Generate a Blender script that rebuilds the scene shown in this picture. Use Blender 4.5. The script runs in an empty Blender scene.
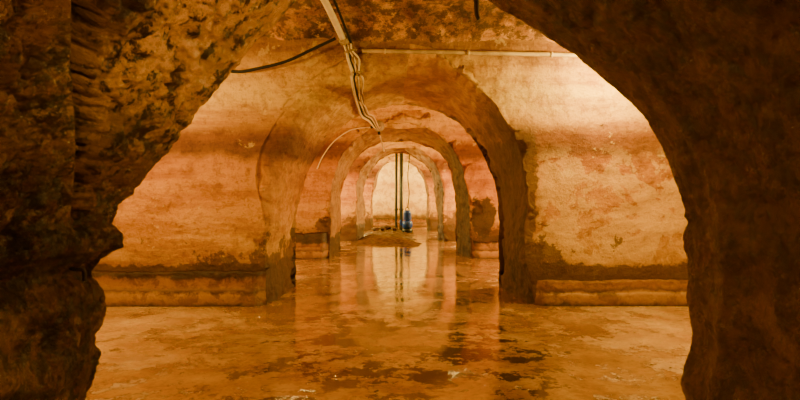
import bpy, math, random
from mathutils import Vector, noise
from mathutils.bvhtree import BVHTree
random.seed(4)
SC = bpy.context.scene
COL = SC.collection

# ------------------------------------------------------------ node helpers
class NT:
    def __init__(s, name):
        s.m = bpy.data.materials.new(name); s.m.use_nodes = True
        s.t = s.m.node_tree; s.n = s.t.nodes; s.l = s.t.links
        s.b = s.n['Principled BSDF']
        s.co = s.n.new('ShaderNodeTexCoord').outputs['Object']
        sp = s.n.new('ShaderNodeSeparateXYZ'); s.l.new(s.co, sp.inputs[0])
        s.x, s.y, s.z = sp.outputs
    def put(s, sock, v):
        if hasattr(v, 'is_output'): s.l.new(v, sock)
        else: sock.default_value = v
    def noise(s, scale, detail=6, rough=.55, dist=0., off=(0,0,0), sc=(1,1,1)):
        mp = s.n.new('ShaderNodeMapping'); s.l.new(s.co, mp.inputs[0])
        mp.inputs['Location'].default_value = off; mp.inputs['Scale'].default_value = sc
        n = s.n.new('ShaderNodeTexNoise'); s.l.new(mp.outputs[0], n.inputs['Vector'])
        n.inputs['Scale'].default_value = scale; n.inputs['Detail'].default_value = detail
        n.inputs['Roughness'].default_value = rough; n.inputs['Distortion'].default_value = dist
        return n.outputs['Fac']
    def math(s, op, a, b=0., c=0., clamp=False):
        n = s.n.new('ShaderNodeMath'); n.operation = op; n.use_clamp = clamp
        s.put(n.inputs[0], a); s.put(n.inputs[1], b); s.put(n.inputs[2], c)
        return n.outputs[0]
    def step(s, v, a, b, lo=0., hi=1.):
        n = s.n.new('ShaderNodeMapRange'); n.interpolation_type = 'SMOOTHSTEP'
        s.put(n.inputs[0], v); n.inputs[1].default_value = a; n.inputs[2].default_value = b
        n.inputs[3].default_value = lo; n.inputs[4].default_value = hi
        return n.outputs[0]
    def ramp(s, v, stops):
        n = s.n.new('ShaderNodeValToRGB'); s.l.new(v, n.inputs[0])
        e = n.color_ramp.elements
        while len(e) > 1: e.remove(e[-1])
        e[0].position = stops[0][0]; e[0].color = (*stops[0][1], 1)
        for p, c in stops[1:]:
            k = e.new(p); k.color = (*c, 1)
        return n.outputs[0]
    def mix(s, f, a, b, mode='MIX'):
        n = s.n.new('ShaderNodeMix'); n.data_type = 'RGBA'; n.blend_type = mode
        s.put(n.inputs[0], f)
        s.put(n.inputs[6], (*a, 1) if isinstance(a, tuple) else a)
        s.put(n.inputs[7], (*b, 1) if isinstance(b, tuple) else b)
        return n.outputs[2]
    def bump(s, h, strength, dist, prev=None):
        n = s.n.new('ShaderNodeBump'); s.put(n.inputs['Strength'], strength)
        n.inputs['Distance'].default_value = dist; s.l.new(h, n.inputs['Height'])
        if prev: s.l.new(prev, n.inputs['Normal'])
        return n.outputs[0]
    def done(s, col, rough, nrm=None, **kw):
        s.put(s.b.inputs['Base Color'], (*col, 1) if isinstance(col, tuple) else col)
        s.put(s.b.inputs['Roughness'], rough)
        if nrm: s.l.new(nrm, s.b.inputs['Normal'])
        for k, v in kw.items(): s.b.inputs[k.replace('_', ' ')].default_value = v
        return s.m

def plaster(name, off=(0,0,0), dark=1.0, edge=(1.75, 2.35), soffit=False, mode=0):
    t = NT(name)
    n1 = t.noise(.9, 6, .6, .4, off); n2 = t.noise(3.5, 9, .72, .2, off); n3 = t.noise(24, 6, .75, 0, off)
    st = t.noise(1.5, 9, .7, .2, off, (.5, .5, 3.0)); n4 = t.noise(8, 8, .72, .1, off)
    zz = t.math('ADD', t.z, t.math('MULTIPLY_ADD', n1, .30, -.15))
    zz = t.math('ADD', zz, t.math('MULTIPLY_ADD', n2, .26, -.13))
    band = t.math('DIVIDE', zz, 5. if mode == 0 else 6.)
    c = t.ramp(band, [(0., (.18,.068,.009)), (.10, (.38,.172,.020)), (.17, (.64,.345,.046)), (.26, (.61,.275,.029)),
                      (.34, (.57,.24,.024)), (.380, (.48,.185,.018)), (.410, (.18,.056,.007)), (.455, (.24,.075,.009)), (.487, (.58,.30,.038)),
                      (.56, (.72,.46,.065)), (.63, (.64,.36,.046)), (.675, (.36,.165,.024)), (.80, (.28,.127,.020)), (1., (.18,.085,.016))])
    c = t.mix(t.step(st, .46, .60, 0, .65), c, t.mix(1., c, (.62,.42,.27), 'MULTIPLY'))
    c = t.mix(t.step(st, .50, .38, 0, .4), c, t.mix(1., c, (1.15,1.2,1.1), 'MULTIPLY'))
    c = t.mix(t.step(n2, .50, .59, .0, .42), c, t.mix(1., c, (.52,.37,.23), 'MULTIPLY'))
    c = t.mix(t.step(n4, .53, .59, .0, .45), c, t.mix(1., c, (.50,.35,.21), 'MULTIPLY'))
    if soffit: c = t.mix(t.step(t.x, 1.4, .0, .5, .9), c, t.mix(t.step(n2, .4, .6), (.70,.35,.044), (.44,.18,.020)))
    pn = t.noise(1.5, 9, .68, .3, (off[0]+3, off[1]+1, off[2]+7))
    if mode == 0:
        px = t.step(t.math('ADD', t.x, t.math('MULTIPLY', n2, .5)), 2.05, 2.2)
        pz = t.math('MULTIPLY', t.step(t.z, .45, .7), t.step(t.z, 2.2, 1.8))
        pm = t.math('MULTIPLY', t.math('MULTIPLY', px, pz), t.step(pn, .46, .48))
        c = t.mix(t.math('MULTIPLY', pm, .5), c, (.78,.50,.12))
    wn = t.noise(3., 9, .72, .1, (off[0]+9, 0, 2))
    up = t.math('MULTIPLY', t.step(t.z, 2.5, 3.0), .05)
    c = t.mix(t.math('MULTIPLY', t.step(t.math('ADD', wn, up), .62, .64), .4), c, (.78,.54,.13))
    # damp, fallen-away patches right at the foot and along the pier corner
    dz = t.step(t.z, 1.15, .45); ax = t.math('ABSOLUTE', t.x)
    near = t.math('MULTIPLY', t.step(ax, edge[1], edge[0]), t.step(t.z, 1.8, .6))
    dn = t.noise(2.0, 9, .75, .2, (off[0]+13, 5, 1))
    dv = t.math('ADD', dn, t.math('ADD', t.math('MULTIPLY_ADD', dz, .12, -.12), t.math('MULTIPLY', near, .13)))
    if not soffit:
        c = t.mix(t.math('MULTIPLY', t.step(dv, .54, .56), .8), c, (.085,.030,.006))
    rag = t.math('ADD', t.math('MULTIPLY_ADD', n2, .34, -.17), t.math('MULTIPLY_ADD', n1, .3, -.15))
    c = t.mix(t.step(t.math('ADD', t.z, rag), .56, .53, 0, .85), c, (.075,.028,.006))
    if mode == 0:       # plaster broken away along the +x corner of the arch
        k = t.math('ADD', t.x, t.math('MULTIPLY_ADD', n2, .75, -.375))
        cz = t.math('MULTIPLY', t.step(k, 1.86, 1.82), t.step(t.x, 1.2, 1.5))
        c = t.mix(t.math('MULTIPLY', t.math('MULTIPLY', cz, t.step(t.z, 2.5, 2.2)), .85), c, (.10,.038,.008))
    if mode == 1 and not soffit and edge[1] > 2.5:      # one dark hole-like stain beside the second arch
        dx = t.math('MULTIPLY', t.math('SUBTRACT', t.x, 2.02), 2.9)
        dzz = t.math('MULTIPLY', t.math('SUBTRACT', t.z, 1.0), 1.7)
        d = t.math('SQRT', t.math('ADD', t.math('MULTIPLY', dx, dx), t.math('MULTIPLY', dzz, dzz)))
        d = t.math('ADD', d, t.math('MULTIPLY_ADD', n2, 1.8, -.9))
        c = t.mix(t.math('MULTIPLY', t.step(d, .95, .75, 0, .95), t.step(t.y, 16., 15.6)), c, (.045,.018,.005))
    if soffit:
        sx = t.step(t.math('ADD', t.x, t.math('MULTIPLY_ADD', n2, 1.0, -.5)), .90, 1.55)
        c = t.mix(t.math('MULTIPLY_ADD', sx, .92, .0), c, t.mix(t.step(n2, .4, .6), (.028,.011,.004), (.09,.037,.008)))  # soffit colour turns darker, raggedly, towards +x
    c = t.mix(t.step(n3, .54, .70, 0, .6), c, t.mix(1., c, (.40,.30,.20), 'MULTIPLY'))
    c = t.mix(1., c, (dark, dark, dark), 'MULTIPLY')
    nb = t.bump(n2, .55, .07); nb = t.bump(n4, .55, .05, nb); nb = t.bump(n3, .7, .02, nb); nb = t.bump(wn, .4, .05, nb)
    return t.done(c, .6, nb)

def backwall():
    t = NT('yellow_limewash')
    n = t.noise(1.2, 8, .7, .2); n2 = t.noise(3, 9, .72)
    c = t.ramp(t.math('ADD', t.math('DIVIDE', t.z, 6.), t.math('MULTIPLY_ADD', n, .12, -.06)), [(0., (.16,.07,.012)), (.08, (.20,.10,.02)), (.11, (.66,.44,.09)), (.26, (.80,.58,.15)), (.36, (.66,.42,.08)), (.44, (.84,.64,.19)), (1., (.6,.42,.1))])
    c = t.mix(t.step(n2, .48, .56, 0, .6), c, t.mix(1., c, (.6,.42,.26), 'MULTIPLY'))
    return t.done(c, .6, t.bump(n2, .5, .06))

def rock(name, k=1., g=1.):
    t = NT(name)
    n1 = t.noise(1.6, 6, .6, .3); n2 = t.noise(6, 10, .76, .0); n3 = t.noise(26, 6, .74)
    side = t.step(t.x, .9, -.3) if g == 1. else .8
    c = t.ramp(n1, [(.3, (.085*k,.028*k,.007*k)), (.5, (.24*k,.098*k,.021*k)), (.60, (.46*k,.215*k,.048*k)), (.75, (.29*k,.135*k,.032*k))])
    c = t.mix(t.step(n2, .46, .54, 0, .85), c, t.mix(1., c, (.15,.11,.08), 'MULTIPLY'))
    c = t.mix(t.step(t.noise(4, 10, .78, 0, (4,4,4)), .57, .61, 0, .6), c, (.64*k,.35*k,.10*k))
    c = t.mix(t.step(n3, .55, .62, 0, .65), c, t.mix(1., c, (.22,.16,.12), 'MULTIPLY'))
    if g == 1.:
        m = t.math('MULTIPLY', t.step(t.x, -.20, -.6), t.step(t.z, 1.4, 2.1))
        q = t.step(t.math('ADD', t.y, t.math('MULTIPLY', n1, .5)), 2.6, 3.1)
        c = t.mix(t.math('MULTIPLY', t.math('MULTIPLY', m, q), t.step(n2, .57, .48, .0, 1.)), c, (.94,.51,.15))  # light on the upper -x flank, painted in as paler colour
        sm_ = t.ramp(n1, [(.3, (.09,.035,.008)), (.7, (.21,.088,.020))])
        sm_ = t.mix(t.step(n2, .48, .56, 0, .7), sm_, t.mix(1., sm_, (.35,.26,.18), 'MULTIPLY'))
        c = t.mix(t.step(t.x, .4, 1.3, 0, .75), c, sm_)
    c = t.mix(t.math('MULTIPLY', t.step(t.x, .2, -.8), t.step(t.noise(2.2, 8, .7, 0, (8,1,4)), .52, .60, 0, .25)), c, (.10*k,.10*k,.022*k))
    s1 = t.math('MULTIPLY_ADD', side, .45, .55) if g == 1. else .8
    nb = t.bump(n1, .6, .1); nb = t.bump(n2, s1, .12, nb); nb = t.bump(n3, t.math('MULTIPLY', s1, .9) if g == 1. else .5, .04, nb)
    return t.done(c, t.step(n2, .35, .6, .10*g, .36*g), nb)

def floor_mat():
    t = NT('wet_mud_floor')
    n1 = t.noise(.9, 9, .68, .2); n2 = t.noise(3.4, 9, .72, .2); n3 = t.noise(18, 6, .7)
    ax = t.math('ABSOLUTE', t.math('SUBTRACT', t.x, .05))
    fn = t.noise(1.9, 11, .76, 0, (4.1, 2.2, 0), (.9, .7, 1))
    film = t.step(t.math('SUBTRACT', fn, t.math('MULTIPLY', t.step(ax, .7, 3.4), .20)), .385, .40)   # shallow clear water
    pn = t.noise(2.3, 12, .78, .0, (2.3, 5.1, 0), (.8, .75, 1))
    pv = t.math('SUBTRACT', pn, t.math('MULTIPLY', t.step(ax, .5, 2.0), .12))
    water = t.step(pv, .498, .504)
    c = t.ramp(n1, [(.3, (.34,.165,.045)), (.46, (.48,.265,.080)), (.56, (.62,.39,.14)), (.66, (.74,.50,.20))])
    c = t.mix(t.step(n2, .48, .57, 0, .5), c, t.mix(1., c, (.56,.41,.29), 'MULTIPLY'))
    c = t.mix(t.step(n3, .5, .64, 0, .4), c, t.mix(1., c, (.5,.4,.3), 'MULTIPLY'))
    c = t.mix(t.math('MULTIPLY', film, .5), c, t.mix(1., c, (.52,.42,.32), 'MULTIPLY'))
    c = t.mix(t.math('MULTIPLY', water, .94), c, (.022,.010,.004))
    r = t.step(n2, .35, .65, .16, .34)
    wet = t.math('MAXIMUM', film, water)
    r = t.math('MULTIPLY_ADD', t.math('SUBTRACT', 1., wet), r, .02)
    dry = t.math('SUBTRACT', 1., t.math('ADD', t.math('MULTIPLY', wet, .91), t.math('MULTIPLY', water, .05)))
    hb = t.math('MULTIPLY', t.math('ADD', n2, t.math('MULTIPLY', n3, .3)), dry)
    nb = t.bump(hb, .6, .035)
    return t.done(c, r, nb, IOR=1.95)

def simple(name, col, rough=.5, metal=0., var=.35, scale=12, bump=.2):
    t = NT(name)
    n = t.noise(scale, 7, .65)
    c = t.mix(t.step(n, .42, .6, 0, var), (col[0], col[1], col[2]), (col[0]*.4, col[1]*.35, col[2]*.3))
    return t.done(c, rough, t.bump(n, bump, .01 if bump < .5 else .03), Metallic=metal)

def footing():
    t = NT('damp_footing_masonry')
    n = t.noise(3., 9, .74, .2); n2 = t.noise(14, 6, .7)
    zz = t.math('ADD', t.z, t.math('MULTIPLY_ADD', n, .26, -.13))
    c = t.ramp(t.math('MULTIPLY', zz, 1.5), [(0., (.06,.024,.005)), (.07, (.26,.115,.020)), (.22, (.42,.215,.042)), (.30, (.14,.056,.011)), (.37, (.30,.13,.021)), (.52, (.25,.10,.015)), (.59, (.06,.022,.005)), (1., (.04,.016,.004))])
    c = t.mix(t.step(n, .48, .55, 0, .65), c, t.mix(1., c, (.38,.27,.17), 'MULTIPLY'))
    nb = t.bump(n, .6, .05); nb = t.bump(n2, .7, .03, nb)
    return t.done(c, .5, nb)

M_WALLB = plaster('stained_lime_plaster')
M_WALLC = plaster('stained_lime_plaster_deeper', (11, 3, 0), 1.0, (1.7, 2.6), mode=1)
M_WALLD = plaster('stained_lime_plaster_far', (23, 7, 0), 1.15, mode=1)
M_BACK = backwall()
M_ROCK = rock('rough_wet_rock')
M_VAULT = rock('sooty_vault_plaster', 1.8, 1.8)
M_SOF = plaster('soffit_plaster', (5, 9, 0), 1.0, (1.6, 2.0), True, 1)  # soffit plaster, darker on the +x side
M_SOF2 = plaster('dark_soffit_plaster', (7, 2, 0), .7, (1.6, 2.0), True, 1)  # soffit plaster again, darker all over, for the deeper arches
M_FLOOR = floor_mat()
M_PLINTH = footing()
M_SLAB = simple('dark_wet_silt', (.09,.042,.012), .5, 0, .8, 5, .7)
M_STONE = simple('rubble_rock', (.10,.046,.012), .7, 0, .8, 8, .8)
M_PVC = simple('cream_plastic_pipe', (.82,.68,.42), .4, 0, .2, 9)
M_GREYPIPE = simple('pale_conduit', (.58,.42,.19), .5, 0, .5, 7)
M_BLACK = simple('black_rubber', (.004,.003,.003), .8)
M_WHITEC = simple('white_cable_sheath', (.78,.64,.40), .45, 0, .2)
M_TANC = simple('tan_cable_sheath', (.20,.10,.03), .5, 0, .3)
M_TAPE = simple('dirty_binding_tape', (.40,.27,.12), .6, 0, .7, 14, .6)
M_IRON = simple('rusted_iron', (.03,.015,.010), .6, .4, .5, 20, .4)
M_BLUE = simple('blue_enamel_paint', (.012,.080,.52), .35, 0, .25, 10)
M_GREEN = simple('dark_green_pipe', (.008,.016,.012), .4, 0, .3)
M_BOX = simple('grey_plastic_box', (.38,.30,.20), .5)

# ------------------------------------------------------------ mesh helpers
def mesh_obj(name, verts, faces, mat, smooth=True):
    me = bpy.data.meshes.new(name); me.from_pydata([tuple(v) for v in verts], [], faces); me.update()
    if smooth: me.polygons.foreach_set('use_smooth', [True]*len(me.polygons))
    me.materials.append(mat)
    ob = bpy.data.objects.new(name, me); COL.objects.link(ob)
    return ob
def structure(ob): ob['kind'] = 'structure'; return ob
def thing(ob, label, cat, group=None):
    ob['label'] = label; ob['category'] = cat
    if group: ob['group'] = group
    return ob

def resample(pts, n):
    q = [pts[0]]
    for a, b in zip(pts, pts[1:]):
        q.append((a[0]*.75+b[0]*.25, a[1]*.75+b[1]*.25)); q.append((a[0]*.25+b[0]*.75, a[1]*.25+b[1]*.75))
    q.append(pts[-1]); pts = q
    L = [0]
    for a, b in zip(pts, pts[1:]): L.append(L[-1]+math.hypot(b[0]-a[0], b[1]-a[1]))
    out = []; j = 0
    for i in range(n):
        s = L[-1]*i/(n-1)
        while j < len(L)-2 and L[j+1] < s: j += 1
        f = (s-L[j])/max(1e-9, L[j+1]-L[j]); a, b = pts[j], pts[j+1]
        out.append((a[0]+(b[0]-a[0])*f, a[1]+(b[1]-a[1])*f))
    return out

def wob(p, amps):
    d = Vector((0,0,0))
    for f, a in amps: d += noise.noise_vector(p*f+Vector((f*3.1, f, 7)))*a
    return d
def crag(p, f):                    # 0 in joints between blocks, ~1 on block faces
    d = noise.voronoi(p*f+wob(p, [(4, .12)])*f)[0]
    return min(1., (d[1]-d[0])*3.2)
def sm(a, b, v):
    v = min(1, max(0, (v-a)/(b-a))); return v*v*(3-2*v)

W, H = 7.0, 5.4
def arch_wall(name, y0, y1, near, far, N, fr, sr, mat, famp, samp, extra=None, zc=1.2, smat=None, chip=.05, roll=0., split=-9.):
    A = resample(near, N); B = resample(far, N)
    def outer(p):
        x, z = p
        if z <= zc: return (math.copysign(W, x), z)
        dx, dz = x, z-zc
        s = min(W/max(abs(dx), 1e-6), (H-zc)/max(dz, 1e-6))
        return (dx*s, zc+dz*s)
    def rollr(a):        # worn round arris on the crown and the -x haunch
        return roll*sm(.9, .1, a[0])*sm(.6, 2.0, a[1])
    rows = []
    for k in range(fr, 0, -1):
        s = (k/fr)**1.8; r = []
        for a in A:
            R = rollr(a); l = math.hypot(a[0], a[1]-zc)
            ax, az = a[0]*(1+R/l), a[1]+(a[1]-zc)*R/l
            o = outer(a)
            r.append((ax+(o[0]-ax)*s, y0, az+(o[1]-az)*s))
        rows.append(r)
    for k in range(sr+1):
        s = (k/sr); s = s if not roll else s**1.5
        r = []
        for a, b in zip(A, B):
            x = a[0]+(b[0]-a[0])*s; z = a[1]+(b[1]-a[1])*s
            l = math.hypot(x, z-zc); dd = s*(y1-y0)
            e = max(math.exp(-dd/.12), math.exp(-(y1-y0-dd)/.12))
            c = chip*e*(.25+max(0, noise.noise(Vector((x*2.6, y0+s, z*2.6)))*2.2)+max(0, noise.noise(Vector((x*9, y0, z*9)))*1.6))
            R = rollr(a)
            if R > 1e-4:
                q = min(1, dd/(R*1.6)); c = c*(1-R/roll*.9) + R*(1-math.sqrt(max(0, 1-(1-q)**2)))
            r.append((x*(1+c/l), y0+dd, z+(z-zc)*c/l))
        rows.append(r)
    for k in range(1, fr//2+1):
        s = (k/(fr//2))**1.8
        rows.append([(a[0]+(outer(a)[0]-a[0])*s, y1, a[1]+(outer(a)[1]-a[1])*s) for a in B])
    verts = []
    for i, r in enumerate(rows):
        for j, p in enumerate(r):
            v = Vector(p); b = min(1, max(0, (i-fr+3)/3))*min(1, max(0, (fr+sr+3-i)/3))
            v = v + wob(v, samp)*b + wob(v, famp)*(1-b)
            if extra and fr <= i <= fr+sr: v = extra(v)
            verts.append(v)
    faces = []; mi = []
    R = len(rows)
    for i in range(R-1):
        for j in range(N-1):
            a = i*N+j; faces.append((a, a+N, a+N+1, a+1))
            mi.append(1 if smat and fr <= i < fr+sr and A[j][0] > split else 0)
    ob = mesh_obj(name, verts, faces, mat)
    if smat: ob.data.materials.append(smat); ob.data.polygons.foreach_set('material_index', mi)
    return structure(ob)

def pixels_to_wall(px, d):   # image pixel outline of an opening -> metres on the wall plane at distance d
    return [((u-400)/620*d, 1.4+(200-v)/620*d) for u, v in px]

# front wall : the heavy rock arch
A_far = pixels_to_wall([(74,460),(84,410),(90,385),(106,352),(98,335),(103,300),(97,276),(112,254),(111,226),(136,186),(162,155),(189,122),
  (213,92),(234,68),(252,46),(270,32),(290,12),(312,-12),(345,-20),(380,-14),(430,-8),(465,-8),(490,0),(530,24),(560,44),(578,58),(608,80),(638,110),(660,142),(676,175),
  (687,215),(680,238),(689,270),(685,310),(691,340),(680,375),(682,410),(679,460)], 3.7)
A_near = [(x*1.12, 1.4+(z-1.4)*1.1 if z > 1.4 else z) for x, z in A_far]
def rockx(v):
    v = v.copy()
    r = Vector((v.x, 0, v.z-1.2)); r.normalize()
    side = (.3+.5*sm(-.5, -1.1, v.x))*(.6+.4*sm(.9, 1.4, v.z))
    side *= 1-.6*sm(3.35, 3.7, v.y)*sm(1.3, 1.6, v.z)        # the outer lip is worn smooth
    v += r*.05*side*(1-crag(v, 2.4)) + r*.032*side*(1-crag(v+Vector((3,1,2)), 6.5)) + r*.018*side*(1-crag(v+Vector((3,5,2)), 15))
    v += wob(v, [(8,.014),(20,.011),(40,.007)])*side
    if v.x < -.2 and v.z > 1.25:          # deep open crack slanting through the flank
        c = 3.33-1.75*(v.x+1.72)+.05*math.sin(v.z*5)+.05*noise.noise(v*2)
        w = .060+.02*noise.noise(v*2.)
        g = math.exp(-((v.y-c)/w)**2)*min(1, (v.z-1.25)*5)
        v += r*.24*g
    if v.x < 0 and v.z < 1.15:            # broken stepped foot under the ledge
        g = math.sin(min(1, max(0, (1.15-v.z)/1.25))*math.pi)
        v.x += (.07+.09*noise.noise(v*2.2))*g*math.exp(-((v.y-3.15)/.4)**2)
        v.x -= .09*math.exp(-((v.z-1.00)/.08)**2)
    if v.x < 0: v.x += .055*sm(1.09, 1.12, v.z)*sm(1.27, 1.22, v.z)
    if v.x > 1.2:
        c = 3.3+.05*math.sin(v.z*4)
        v.x -= .04*math.exp(-((v.y-c)/.09)**2)
    return v
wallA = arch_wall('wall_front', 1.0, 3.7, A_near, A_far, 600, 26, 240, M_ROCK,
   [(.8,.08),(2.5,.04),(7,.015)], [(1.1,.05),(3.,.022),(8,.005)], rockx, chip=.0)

B_near = pixels_to_wall([(268,320),(267,303),(264,262),(271,230),(276,185),(288,148),(312,112),(347,86),(382,74),(420,67),(455,73),(490,97),
  (512,130),(524,165),(529,200),(523,240),(530,275),(536,306),(537,322)], 8.27)
B_far = pixels_to_wall([(297,300),(297,285),(296,240),(299,205),(311,165),(333,134),(365,112),(400,104),(435,109),(465,126),(485,155),
  (496,190),(498,230),(497,285),(497,300)], 10.)
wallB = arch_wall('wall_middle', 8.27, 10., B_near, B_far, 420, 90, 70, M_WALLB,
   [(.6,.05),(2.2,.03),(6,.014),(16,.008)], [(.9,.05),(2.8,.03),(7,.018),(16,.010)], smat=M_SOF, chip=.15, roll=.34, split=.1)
C_near = pixels_to_wall([(329,268),(330,235),(330,200),(335,172),(346,148),(366,130),(400,122),(434,130),(454,148),(465,172),(470,200),(469,235),(471,268)], 15.)
C_far = pixels_to_wall([(341,260),(341,200),(346,176),(356,157),(374,145),(400,140),(426,145),(444,157),(453,176),(456,200),(455,260)], 17.4)
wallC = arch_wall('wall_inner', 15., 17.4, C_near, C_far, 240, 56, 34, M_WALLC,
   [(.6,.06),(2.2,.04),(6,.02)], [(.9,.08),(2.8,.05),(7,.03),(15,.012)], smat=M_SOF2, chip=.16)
D_near = pixels_to_wall([(356,245),(357,200),(358,178),(367,161),(382,148),(402,143),(420,149),(433,161),(441,178),(443,200),(443,245)], 21.)
D_far = pixels_to_wall([(364,240),(364,200),(367,181),(375,166),(387,156),(400,152),(413,156),(426,166),(433,181),(436,200),(436,240)], 23.)
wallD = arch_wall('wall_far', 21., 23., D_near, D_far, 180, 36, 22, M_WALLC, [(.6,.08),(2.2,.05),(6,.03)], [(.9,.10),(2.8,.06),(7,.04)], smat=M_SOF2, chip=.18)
E_near = pixels_to_wall([(371,238),(371,205),(374,184),(379,169),(389,159),(400,156),(411,159),(421,169),(427,184),(429,205),(429,238)], 28.)
E_far = pixels_to_wall([(373,236),(373,205),(376,186),(381,171),(390,162),(400,159),(410,162),(419,171),(425,186),(427,205),(427,236)], 29.)
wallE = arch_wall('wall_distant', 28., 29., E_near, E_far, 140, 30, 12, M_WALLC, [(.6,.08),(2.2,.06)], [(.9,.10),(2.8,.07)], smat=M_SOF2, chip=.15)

def grid(name, f, nu, nv, mat, amps):
    verts = []; faces = []
    for i in range(nu+1):
        for j in range(nv+1):
            v = Vector(f(i/nu, j/nv)); verts.append(v+wob(v, amps))
    for i in range(nu):
        for j in range(nv):
            a = i*(nv+1)+j; faces.append((a, a+1, a+nv+2, a+nv+1))
    return structure(mesh_obj(name, verts, faces, mat))

WA = [(.6,.06),(2.2,.05),(6,.03),(15,.012)]
def vault(name, ya, yb, mat, zs=3.15, hh=1.35, nu=120, nv=70):
    ym = (ya+yb)/2; h = (yb-ya)/2+.12
    def f(u, v):
        a = math.pi*v
        return (-W+2*W*u, ym-h*math.cos(a), zs+hh*math.sin(a))
    return grid(name, f, nu, nv, mat, WA)
vault('ceiling', -3., 1.1, M_ROCK, 2.7, 1.5, 60, 40)
V1 = vault('ceiling.001', 3.65, 8.27, M_VAULT, 3.26, .85, nu=240, nv=140)
vault('ceiling.002', 10., 15., M_WALLD)
vault('ceiling.003', 17.4, 21., M_WALLD, nu=70, nv=40)
vault('ceiling.004', 23., 28., M_WALLD, nu=70, nv=40)
vault('ceiling.005', 29., 33., M_BACK, nu=70, nv=40)
grid('wall_back', lambda u, v: (-W+2*W*u, 33., -.2+5.4*v), 100, 50, M_BACK, [(.6,.05),(2.2,.02)])
grid('wall_rear', lambda u, v: (-W+2*W*u, -3., -.2+5.4*v), 40, 20, M_ROCK, WA)
grid('wall_left', lambda u, v: (-W+.1, -3+38*u, -.2+5.4*v), 160, 30, M_WALLD, WA)
grid('wall_right', lambda u, v: (W-.1, -3+38*u, -.2+5.4*v), 160, 30, M_WALLD, WA)
grid('floor', lambda u, v: (-W+2*W*u, -3+38*v, 0), 140, 380, M_FLOOR, [(.7,.004),(3,.0010)])

def plinth(name, x0, x1, y, top, depth, mat=M_PLINTH):
    prof = [(0.25, top+.015), (-depth*.88, top), (-depth*.98, top-.015), (-depth*1.0, top-.05), (-depth*1.0, top*.52), (-depth*1.15, top*.48), (-depth*1.18, .02), (-depth*1.2, -.12)]
    n = max(20, int(abs(x1-x0)/.025)); verts = []; faces = []
    P = []
    for a, b in zip(prof, prof[1:]):
        for k in range(5): P.append((a[0]+(b[0]-a[0])*k/5, a[1]+(b[1]-a[1])*k/5))
    P.append(prof[-1]); m = len(P)
    for i in range(n+1):
        x = x0+(x1-x0)*i/n
        wear = .04*max(0, noise.noise(Vector((x*1.4, y, 3))))+.03*max(0, noise.noise(Vector((x*5, y, 3))))
        inner = abs(abs(x)-min(abs(x0), abs(x1)))
        tf = sm(-.02, .16, inner)          # the ledge dies into the pier
        for p in P:
            v = Vector((x, y+p[0]*(tf if p[0] < 0 else 1), p[1]*(1-wear*2 if p[1] > .2 else 1))); w = wob(v, [(.9,.025),(2.2,.012),(6,.010),(16,.010),(30,.006)])
            verts.append(v+w)
    for i in range(n):
        for j in range(m-1):
            a = i*m+j; faces.append((a, a+1, a+m+1, a+m))
    return structure(mesh_obj(name, verts, faces, mat))
plinth('baseboard_left', -6.9, -1.78, 8.27, .46, .12)
plinth('baseboard_right', 1.80, 6.9, 8.27, .34, .09)
plinth('baseboard_left.001', -6.9, -1.72, 15., .62, .3)
plinth('baseboard_right.001', 1.74, 6.9, 15., .40, .2)
plinth('baseboard_back', -6.5, 6.5, 33., .42, .4)

# ------------------------------------------------------------ tubes
def smoothpath(pts, k=8):
    P = [Vector(p) for p in pts]
    if len(P) == 2: return [P[0].lerp(P[1], i/k) for i in range(k+1)]
    P = [P[0]*2-P[1]]+P+[P[-1]*2-P[-2]]; out = []
    for i in range(1, len(P)-2):
        a, b, c, d = P[i-1:i+3]
        for j in range(k):
            t = j/k
            out.append(.5*((2*b)+(c-a)*t+(2*a-5*b+4*c-d)*t*t+(3*b-a-3*c+d)*t**3))
    out.append(P[-2]); return out
def tube_data(pts, r, seg=10, k=8):
    C = smoothpath(pts, k); verts = []; faces = []
    up = Vector((.13, .2, 1)).normalized()
    for i, c in enumerate(C):
        t = (C[min(i+1, len(C)-1)]-C[max(i-1, 0)]).normalized()
        s = t.cross(up)
        if s.length < .1: s = t.cross(Vector((0, 1, 0)))
        s.normalize(); u = s.cross(t).normalized(); up = u
        rr = r[0]+(r[1]-r[0])*i/(len(C)-1) if isinstance(r, tuple) else r
        for q in range(seg):
            a = 2*math.pi*q/seg; verts.append(c+s*math.cos(a)*rr+u*math.sin(a)*rr)
    for i in range(len(C)-1):
        for q in range(seg):
            a = i*seg+q; b = i*seg+(q+1) % seg; faces.append((a, b, b+seg, a+seg))
    faces.append(tuple(range(seg))[::-1]); faces.append(tuple((len(C)-1)*seg+q for q in range(seg)))
    return verts, faces
def tube(name, pts, r, mat, seg=10, k=8):
    v, f = tube_data(pts, r, seg, k); return mesh_obj(name, v, f, mat)
def lathe(name, prof, mat, base=(0,0,0), seg=28):
    verts = []; faces = []
    for r, z in prof:
        for q in range(seg):
            a = 2*math.pi*q/seg; verts.append((base[0]+r*math.cos(a), base[1]+r*math.sin(a), base[2]+z))
    for i in range(len(prof)-1):
        for q in range(seg):
            a = i*seg+q; b = i*seg+(q+1) % seg; faces.append((a, b, b+seg, a+seg))
    faces.append(tuple(range(seg))[::-1]); faces.append(tuple((len(prof)-1)*seg+q for q in range(seg)))
    return mesh_obj(name, verts, faces, mat)
def child(c, p):
    c.parent = p; return c
def bvh(ob):
    return BVHTree.FromPolygons([v.co for v in ob.data.vertices], [tuple(p.vertices) for p in ob.data.polygons])
TB = bvh(wallB); TV = bvh(V1); TC = bvh(wallC)
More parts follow.
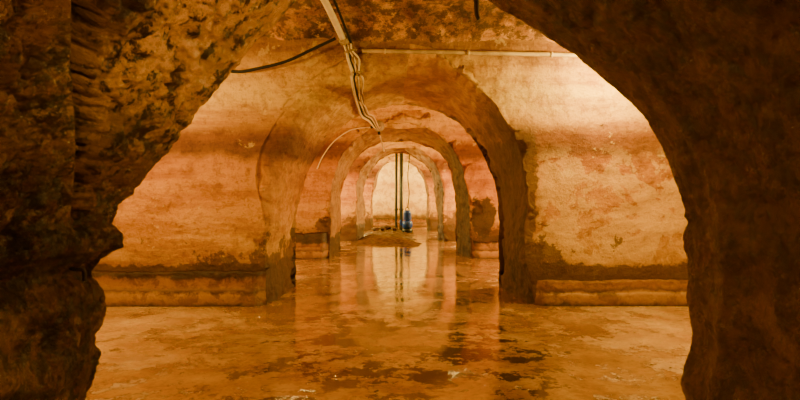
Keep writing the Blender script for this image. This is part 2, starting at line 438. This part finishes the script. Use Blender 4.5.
def onwall(x, z, gap, y=6.6, trees=(TB, TV)):    # nearest masonry met walking straight into the wall
    best = None
    for t in trees:
        h = t.ray_cast(Vector((x, y, z)), Vector((0, 1, 0)))
        if h[0] is not None and (best is None or h[0].y < best): best = h[0].y
    return (x, (best if best else 8.2)-gap, z)
def onvault(x, y, gap):
    h = TV.ray_cast(Vector((x, y, 2.2)), Vector((0, 0, 1)))
    return (x, y, (h[0].z if h[0] else 4)-gap)

cond = tube('conduit_pipe', [onwall(x, 3.37-.02*(x+.5), .07) for x in [-.50+i*.30 for i in range(11)]], .028, M_GREYPIPE)
thing(cond, 'thin pale conduit running level along the plaster wall above the arch', 'pipe')
for x in (-.2, .9, 2.0):
    c = onwall(x, 3.37-.02*(x+.5), .07)
    child(tube('clip', [(c[0]-.015, c[1], c[2]), (c[0]+.015, c[1], c[2])], .034, M_GREYPIPE, 12, 2), cond)

e0 = onwall(-.74, 3.50, .14)
def straight(x0, y0, g, e, dx=0.):      # follows the curve of the vault smoothly at a small stand-off
    out = []
    for i in range(5):
        f = i/5; x = x0+(e[0]-x0)*f; y = y0+(7.75-y0)*f
        a = math.acos(max(-1, min(1, (5.96-y)/2.43)))
        out.append((x, y, 3.26+.85*math.sin(a)-g))
    return out+[e]
P0 = straight(-1.75, 5.2, .15, e0)
pvc = tube('water_pipe', P0, .044, M_PVC, 16)
thing(pvc, 'thick cream plastic pipe running down the vault to the cable knot', 'pipe')
kn = lathe('coupling', [(.0,-.075),(.04,-.07),(.062,-.05),(.055,-.035),(.072,-.015),(.060,.005),(.070,.03),(.055,.05),(.06,.065),(.04,.08),(.0,.082)], M_TAPE, seg=18)
kn.location = (e0[0], e0[1], e0[2]); kn.rotation_euler = (.25, -.35, 0); child(kn, pvc)
e2 = onwall(-.64, 3.46, .08)
thing(tube('power_cable', straight(-1.62, 5.2, .11, e2), .016, M_BLACK), 'black cable strapped beside the cream pipe on the vault', 'cable')
t3 = tube('power_cable', [onwall(-2.37, 3.13, .03), onwall(-2.15, 3.09, .10), onwall(-1.93, 3.11, .14), onwall(-1.5, 3.21, .14), onwall(-1.12, 3.38, .16), onwall(-.84, 3.50, .2)], .020, M_BLACK)
thing(t3, 'loose black rubber cable sagging across the stained wall', 'cable')
def onsof(x, y, gap):
    h = TB.ray_cast(Vector((x, y, 1.8)), Vector((0, 0, 1)))
    return (x, y, (h[0].z if h[0] else 2.85)-gap)
specs = [(-.04, .020, M_PVC, 'pale pipe-like cable', .006), (-.005, .012, M_BLACK, 'thin black cable', .014), (.022, .012, M_WHITEC, 'thin white cable', -.014), (.046, .011, M_TANC, 'thin brown cable', .02), (.07, .012, M_WHITEC, 'loose white cable', -.028)]
for i, (s, r, m, nm, w) in enumerate(specs):
    pts = [onwall(-.70+s*.8, 3.45, .09+.012*i), onwall(-.67+s+w, 3.36, .09+.01*i), onwall(-.635+s-w, 3.25, .10), onwall(-.60+s+w*.6, 3.10, .09+.01*i),
           (-.58+s-w, 8.08, 2.98), onsof(-.59+s, 8.55, .05), onsof(-.60+s+w, 9.0, .05), onsof(-.59+s, 9.5, .05), onsof(-.57+s, 9.9, .05), (-.54+s*.8, 11.5, 2.86+.02*i), (-.52+s*.8, 13.5, 2.98), (-.50+s*.5, 14.72, 3.14)]
    thing(tube('power_cable', pts, r, m), nm+' dropping from the pipe joint under the arch', 'cable', 'cables hung under the arch')
for z, x0 in ((3.36, -.67), (3.09, -.60)):
    c = onwall(x0, z, .09)
    ring = [(c[0]+.02+.075*math.cos(a), c[1]+.05*math.sin(a), z+.02*math.cos(a)) for a in [i*math.pi/6 for i in range(13)]]
    thing(tube('cable_tie', ring, .014, M_TAPE, 8, 3), 'dirty tape tied round the cable bundle', 'cable tie', 'ties on the cable bundle')

jb = bpy.data.objects.new('junction_box', None); COL.objects.link(jb); jb.location = (-.5, 14.80, 3.16)
thing(jb, 'small round junction box above the second arch', 'junction box')
body = lathe('body', [(.0,-.07),(.11,-.07),(.13,-.05),(.13,.04),(.12,.06),(.0,.06)], M_BOX); body.rotation_euler = (math.pi/2, 0, 0); child(body, jb)
child(tube('cable_gland', [(0,0,-.1), (0,0,-.2)], .03, M_BLACK, 10, 2), jb)
child(tube('cable_gland', [(-.1,0,0), (-.2,0,-.03)], .03, M_BLACK, 10, 2), jb)
def onC(x, z, gap=.06): return onwall(x, z, gap, 12., (TC,))
thing(tube('power_cable', [(-.72, 14.76, 3.13), onC(-.95, 3.14), onC(-1.25, 3.06), onC(-1.60, 2.80), onC(-1.85, 2.46), onC(-2.0, 2.15)], .014, M_WHITEC),
      'white cable stapled down the wall around the second arch', 'cable')
thing(tube('power_cable', [(-.48, 14.80, 2.93), (-.46, 15.2, 2.86), (-.45, 16., 2.80), (-.45, 17.2, 2.76), (-.5, 19.5, 3.0), (-.6, 20.8, 3.2)], .016, M_WHITEC),
      'white cable continuing under the second arch', 'cable')
TD = bvh(wallD)
def onD(x, z, gap=.08): return onwall(x, z, gap, 18.5, (TD,))
thing(tube('conduit_pipe', [onD(-1.15, 3.15), onD(-.75, 3.42), onD(-.2, 3.52), onD(.4, 3.52), onD(.95, 3.36), onD(1.2, 3.1)], .025, M_WHITEC),
      'white conduit bent over the crown of the third arch', 'pipe')

hz = onvault(.90, 7.3, -.05)[2]
thing(tube('iron_hook', [(.90,7.3,hz), (.90,7.3,3.80), (.905,7.3,3.60), (.925,7.29,3.52)], (.040,.022), M_IRON), 'short dark iron stub hanging from the vault', 'hook')
TA = bvh(wallA)
h = TA.ray_cast(Vector((0, 3.5, 1.01)), Vector((-1, 0, 0)))[0]
thing(tube('iron_spike', [(h.x-.05, 3.5, 1.04), (h.x+.03, 3.5, 1.01), (h.x+.075, 3.52, 1.00), (h.x+.08, 3.52, .94)], .011, M_IRON), 'short bent rusty spike driven into the rock', 'spike')

# ------------------------------------------------------------ silt mound, rubble, pump
def mound_h(x, y):
    p = Vector((x, y, 0)); n = noise.noise(p*1.3)*.35+noise.noise(p*3.5)*.25
    ex = 1-abs((x+.55)/(1.25+.7*n)); ey = 1-abs((y-23.2)/(4.6+1.8*n))
    e = min(ex*1.1, ey*2.)
    return -.04+.20*sm(-.05, .9, e)+.10*n*sm(-.1, .4, e)+.04*noise.noise(p*7)*sm(-.1, .3, e)
vs = []; fs = []; NX, NY = 110, 220
for i in range(NX+1):
    for j in range(NY+1):
        x = -2.2+3.3*i/NX; y = 17.8+10.1*j/NY; vs.append((x, y, mound_h(x, y)))
for i in range(NX):
    for j in range(NY):
        a = i*(NY+1)+j; fs.append((a, a+NY+1, a+NY+2, a+1))
slab = mesh_obj('silt_mound', vs, fs, M_SLAB)
thing(slab, 'low rough wet brown mound of silt merging with the flooded floor', 'mound')
def stone(name, loc, r, seed):
    import bmesh
    bm = bmesh.new(); bmesh.ops.create_icosphere(bm, subdivisions=4, radius=1)
    for v in bm.verts:
        n = v.co.normalized(); q = n*1.3+Vector((seed*5.1, seed, 2))
        v.co = n*(1+.45*noise.noise(q)+.18*noise.noise(q*3)+.05*noise.noise(q*9))
        v.co.x *= r*1.2; v.co.y *= r; v.co.z *= r*.5
    zm = min(v.co.z for v in bm.verts)
    me = bpy.data.meshes.new(name); bm.to_mesh(me); bm.free(); me.materials.append(M_STONE)
    me.polygons.foreach_set('use_smooth', [True]*len(me.polygons))
    ob = bpy.data.objects.new(name, me); COL.objects.link(ob); ob.location = (loc[0], loc[1], loc[2]-zm-.008)
    ob.rotation_euler[2] = seed*1.7
    return ob
k = 0
for (x, y, r) in [(-1.0,25.2,.15),(-.55,25.7,.17),(-.22,25.0,.13),(-.70,24.4,.12)]:
    thing(stone('rubble_stone', (x, y, mound_h(x, y)), r, k+1), 'rough brown stone lying on the wet silt mound', 'stone', 'rubble on the silt mound'); k += 1

PX, PY = .30, 25.4
pz = max(0, mound_h(PX, PY))
pump = bpy.data.objects.new('water_pump', None); COL.objects.link(pump); pump.location = (PX, PY, pz)
thing(pump, 'blue electric water pump standing at the foot of dark riser pipes', 'pump')
child(lathe('base', [(0,0),(.20,0),(.22,.05),(.22,.14),(.14,.18),(.0,.18)], M_GREEN), pump)
child(lathe('pump_body', [(0,.16),(.13,.16),(.20,.22),(.22,.34),(.20,.46),(.14,.50),(.0,.50)], M_BLUE), pump)
fin = []
for i in range(10): fin += [(.145, .52+i*.03), (.175, .525+i*.03), (.175, .538+i*.03), (.145, .543+i*.03)]
child(lathe('motor', [(0,.49)]+fin+[(.15,.84),(.10,.92),(.0,.93)], M_BLUE), pump)
child(tube('outlet', [(-.12,0,.32), (-.24,0,.34), (-.27,0,.42), (-.27,.02,.52)], .045, M_BLUE, 12), pump)
child(tube('handle', [(-.07,0,.88), (-.06,0,1.0), (0,0,1.03), (.06,0,1.0), (.07,0,.88)], .015, M_BLACK), pump)
def riser(x, y, r, z0):
    ob = tube('riser_pipe', [(x, y, z0), (x, y, 1.8), (x+.01, y, 3.3), (x+.01, y, 4.35)], r, M_GREEN, 12)
    child(lathe('flange', [(r*.9,-.03),(r*1.35,-.03),(r*1.35,.03),(r*.9,.03)], M_GREEN, (x, y, 1.0), 16), ob)
    return thing(ob, 'dark green riser pipe climbing from the pump to the vault', 'pipe', 'risers over the pump')
riser(-.16, 26.2, .055, .0); riser(.05, 26.2, .075, .0)
thing(tube('hose', [(.32, 25.46, pz+1.04), (.38, 25.7, 1.7), (.33, 26.1, 2.4), (.40, 26.3, 3.3), (.40, 26.3, 4.35)], .018, M_BLACK), 'thin black hose rising from the blue pump', 'hose')

# ------------------------------------------------------------ lights
def point(loc, e, col=(1., .59, .14), r=.15):
    l = bpy.data.lights.new('lamp_or_fill_light', 'POINT'); l.energy = e; l.color = col; l.shadow_soft_size = r
    o = bpy.data.objects.new('lamp_or_fill_light', l); COL.objects.link(o); o.location = loc
def spot(loc, tgt, e, ang, col=(1., .55, .15), r=.1):
    l = bpy.data.lights.new('fill_spot', 'SPOT'); l.energy = e; l.color = col; l.shadow_soft_size = r
    l.spot_size = math.radians(ang); l.spot_blend = .9
    o = bpy.data.objects.new('fill_spot', l); COL.objects.link(o); o.location = loc
    o.rotation_euler = (Vector(tgt)-Vector(loc)).to_track_quat('-Z', 'Y').to_euler()
point((-3.5, 6.6, 2.75), 280, (1., .62, .14))
point((2.75, 7.5, 3.05), 310, (1., .70, .15))
point((-4.3, 5.2, 1.6), 140)
point((3.8, 5.6, 1.1), 150)
point((-3.6, 11.9, 1.5), 360); point((3.6, 11.4, 1.5), 850)
point((-3.4, 19.2, 1.8), 620, (1., .65, .16)); point((3.4, 19.2, 1.8), 880, (1., .65, .16))
point((-3.0, 25.6, 2.0), 980, (1., .72, .19)); point((3.2, 25.6, 2.0), 980, (1., .72, .19))
point((-2.8, 31.0, 2.6), 760, (1., .77, .22)); point((2.8, 31.0, 2.6), 760, (1., .77, .22))
point((1.3, .2, 2.3), 78, (1., .54, .15), .04)  # added fill light out of view, brightens the near rock
point((-.6, -.6, .7), 36, (1., .56, .15), .06)  # added dim fill behind the camera, lifts the crown from below
spot((1.1, .2, 1.9), (-1.15, 3.3, 2.55), 380, 46)  # added spot fill, aimed at the upper -x flank of the rock arch
w = bpy.data.worlds.new('World'); SC.world = w; w.use_nodes = True
w.node_tree.nodes['Background'].inputs[0].default_value = (.005, .003, .001, 1)

cam = bpy.data.cameras.new('Camera'); cam.sensor_width = 36; cam.lens = 620/800*36
co = bpy.data.objects.new('Camera', cam); COL.objects.link(co); co.location = (0, 0, 1.4); co.rotation_euler = (math.pi/2, 0, 0)
SC.camera = co
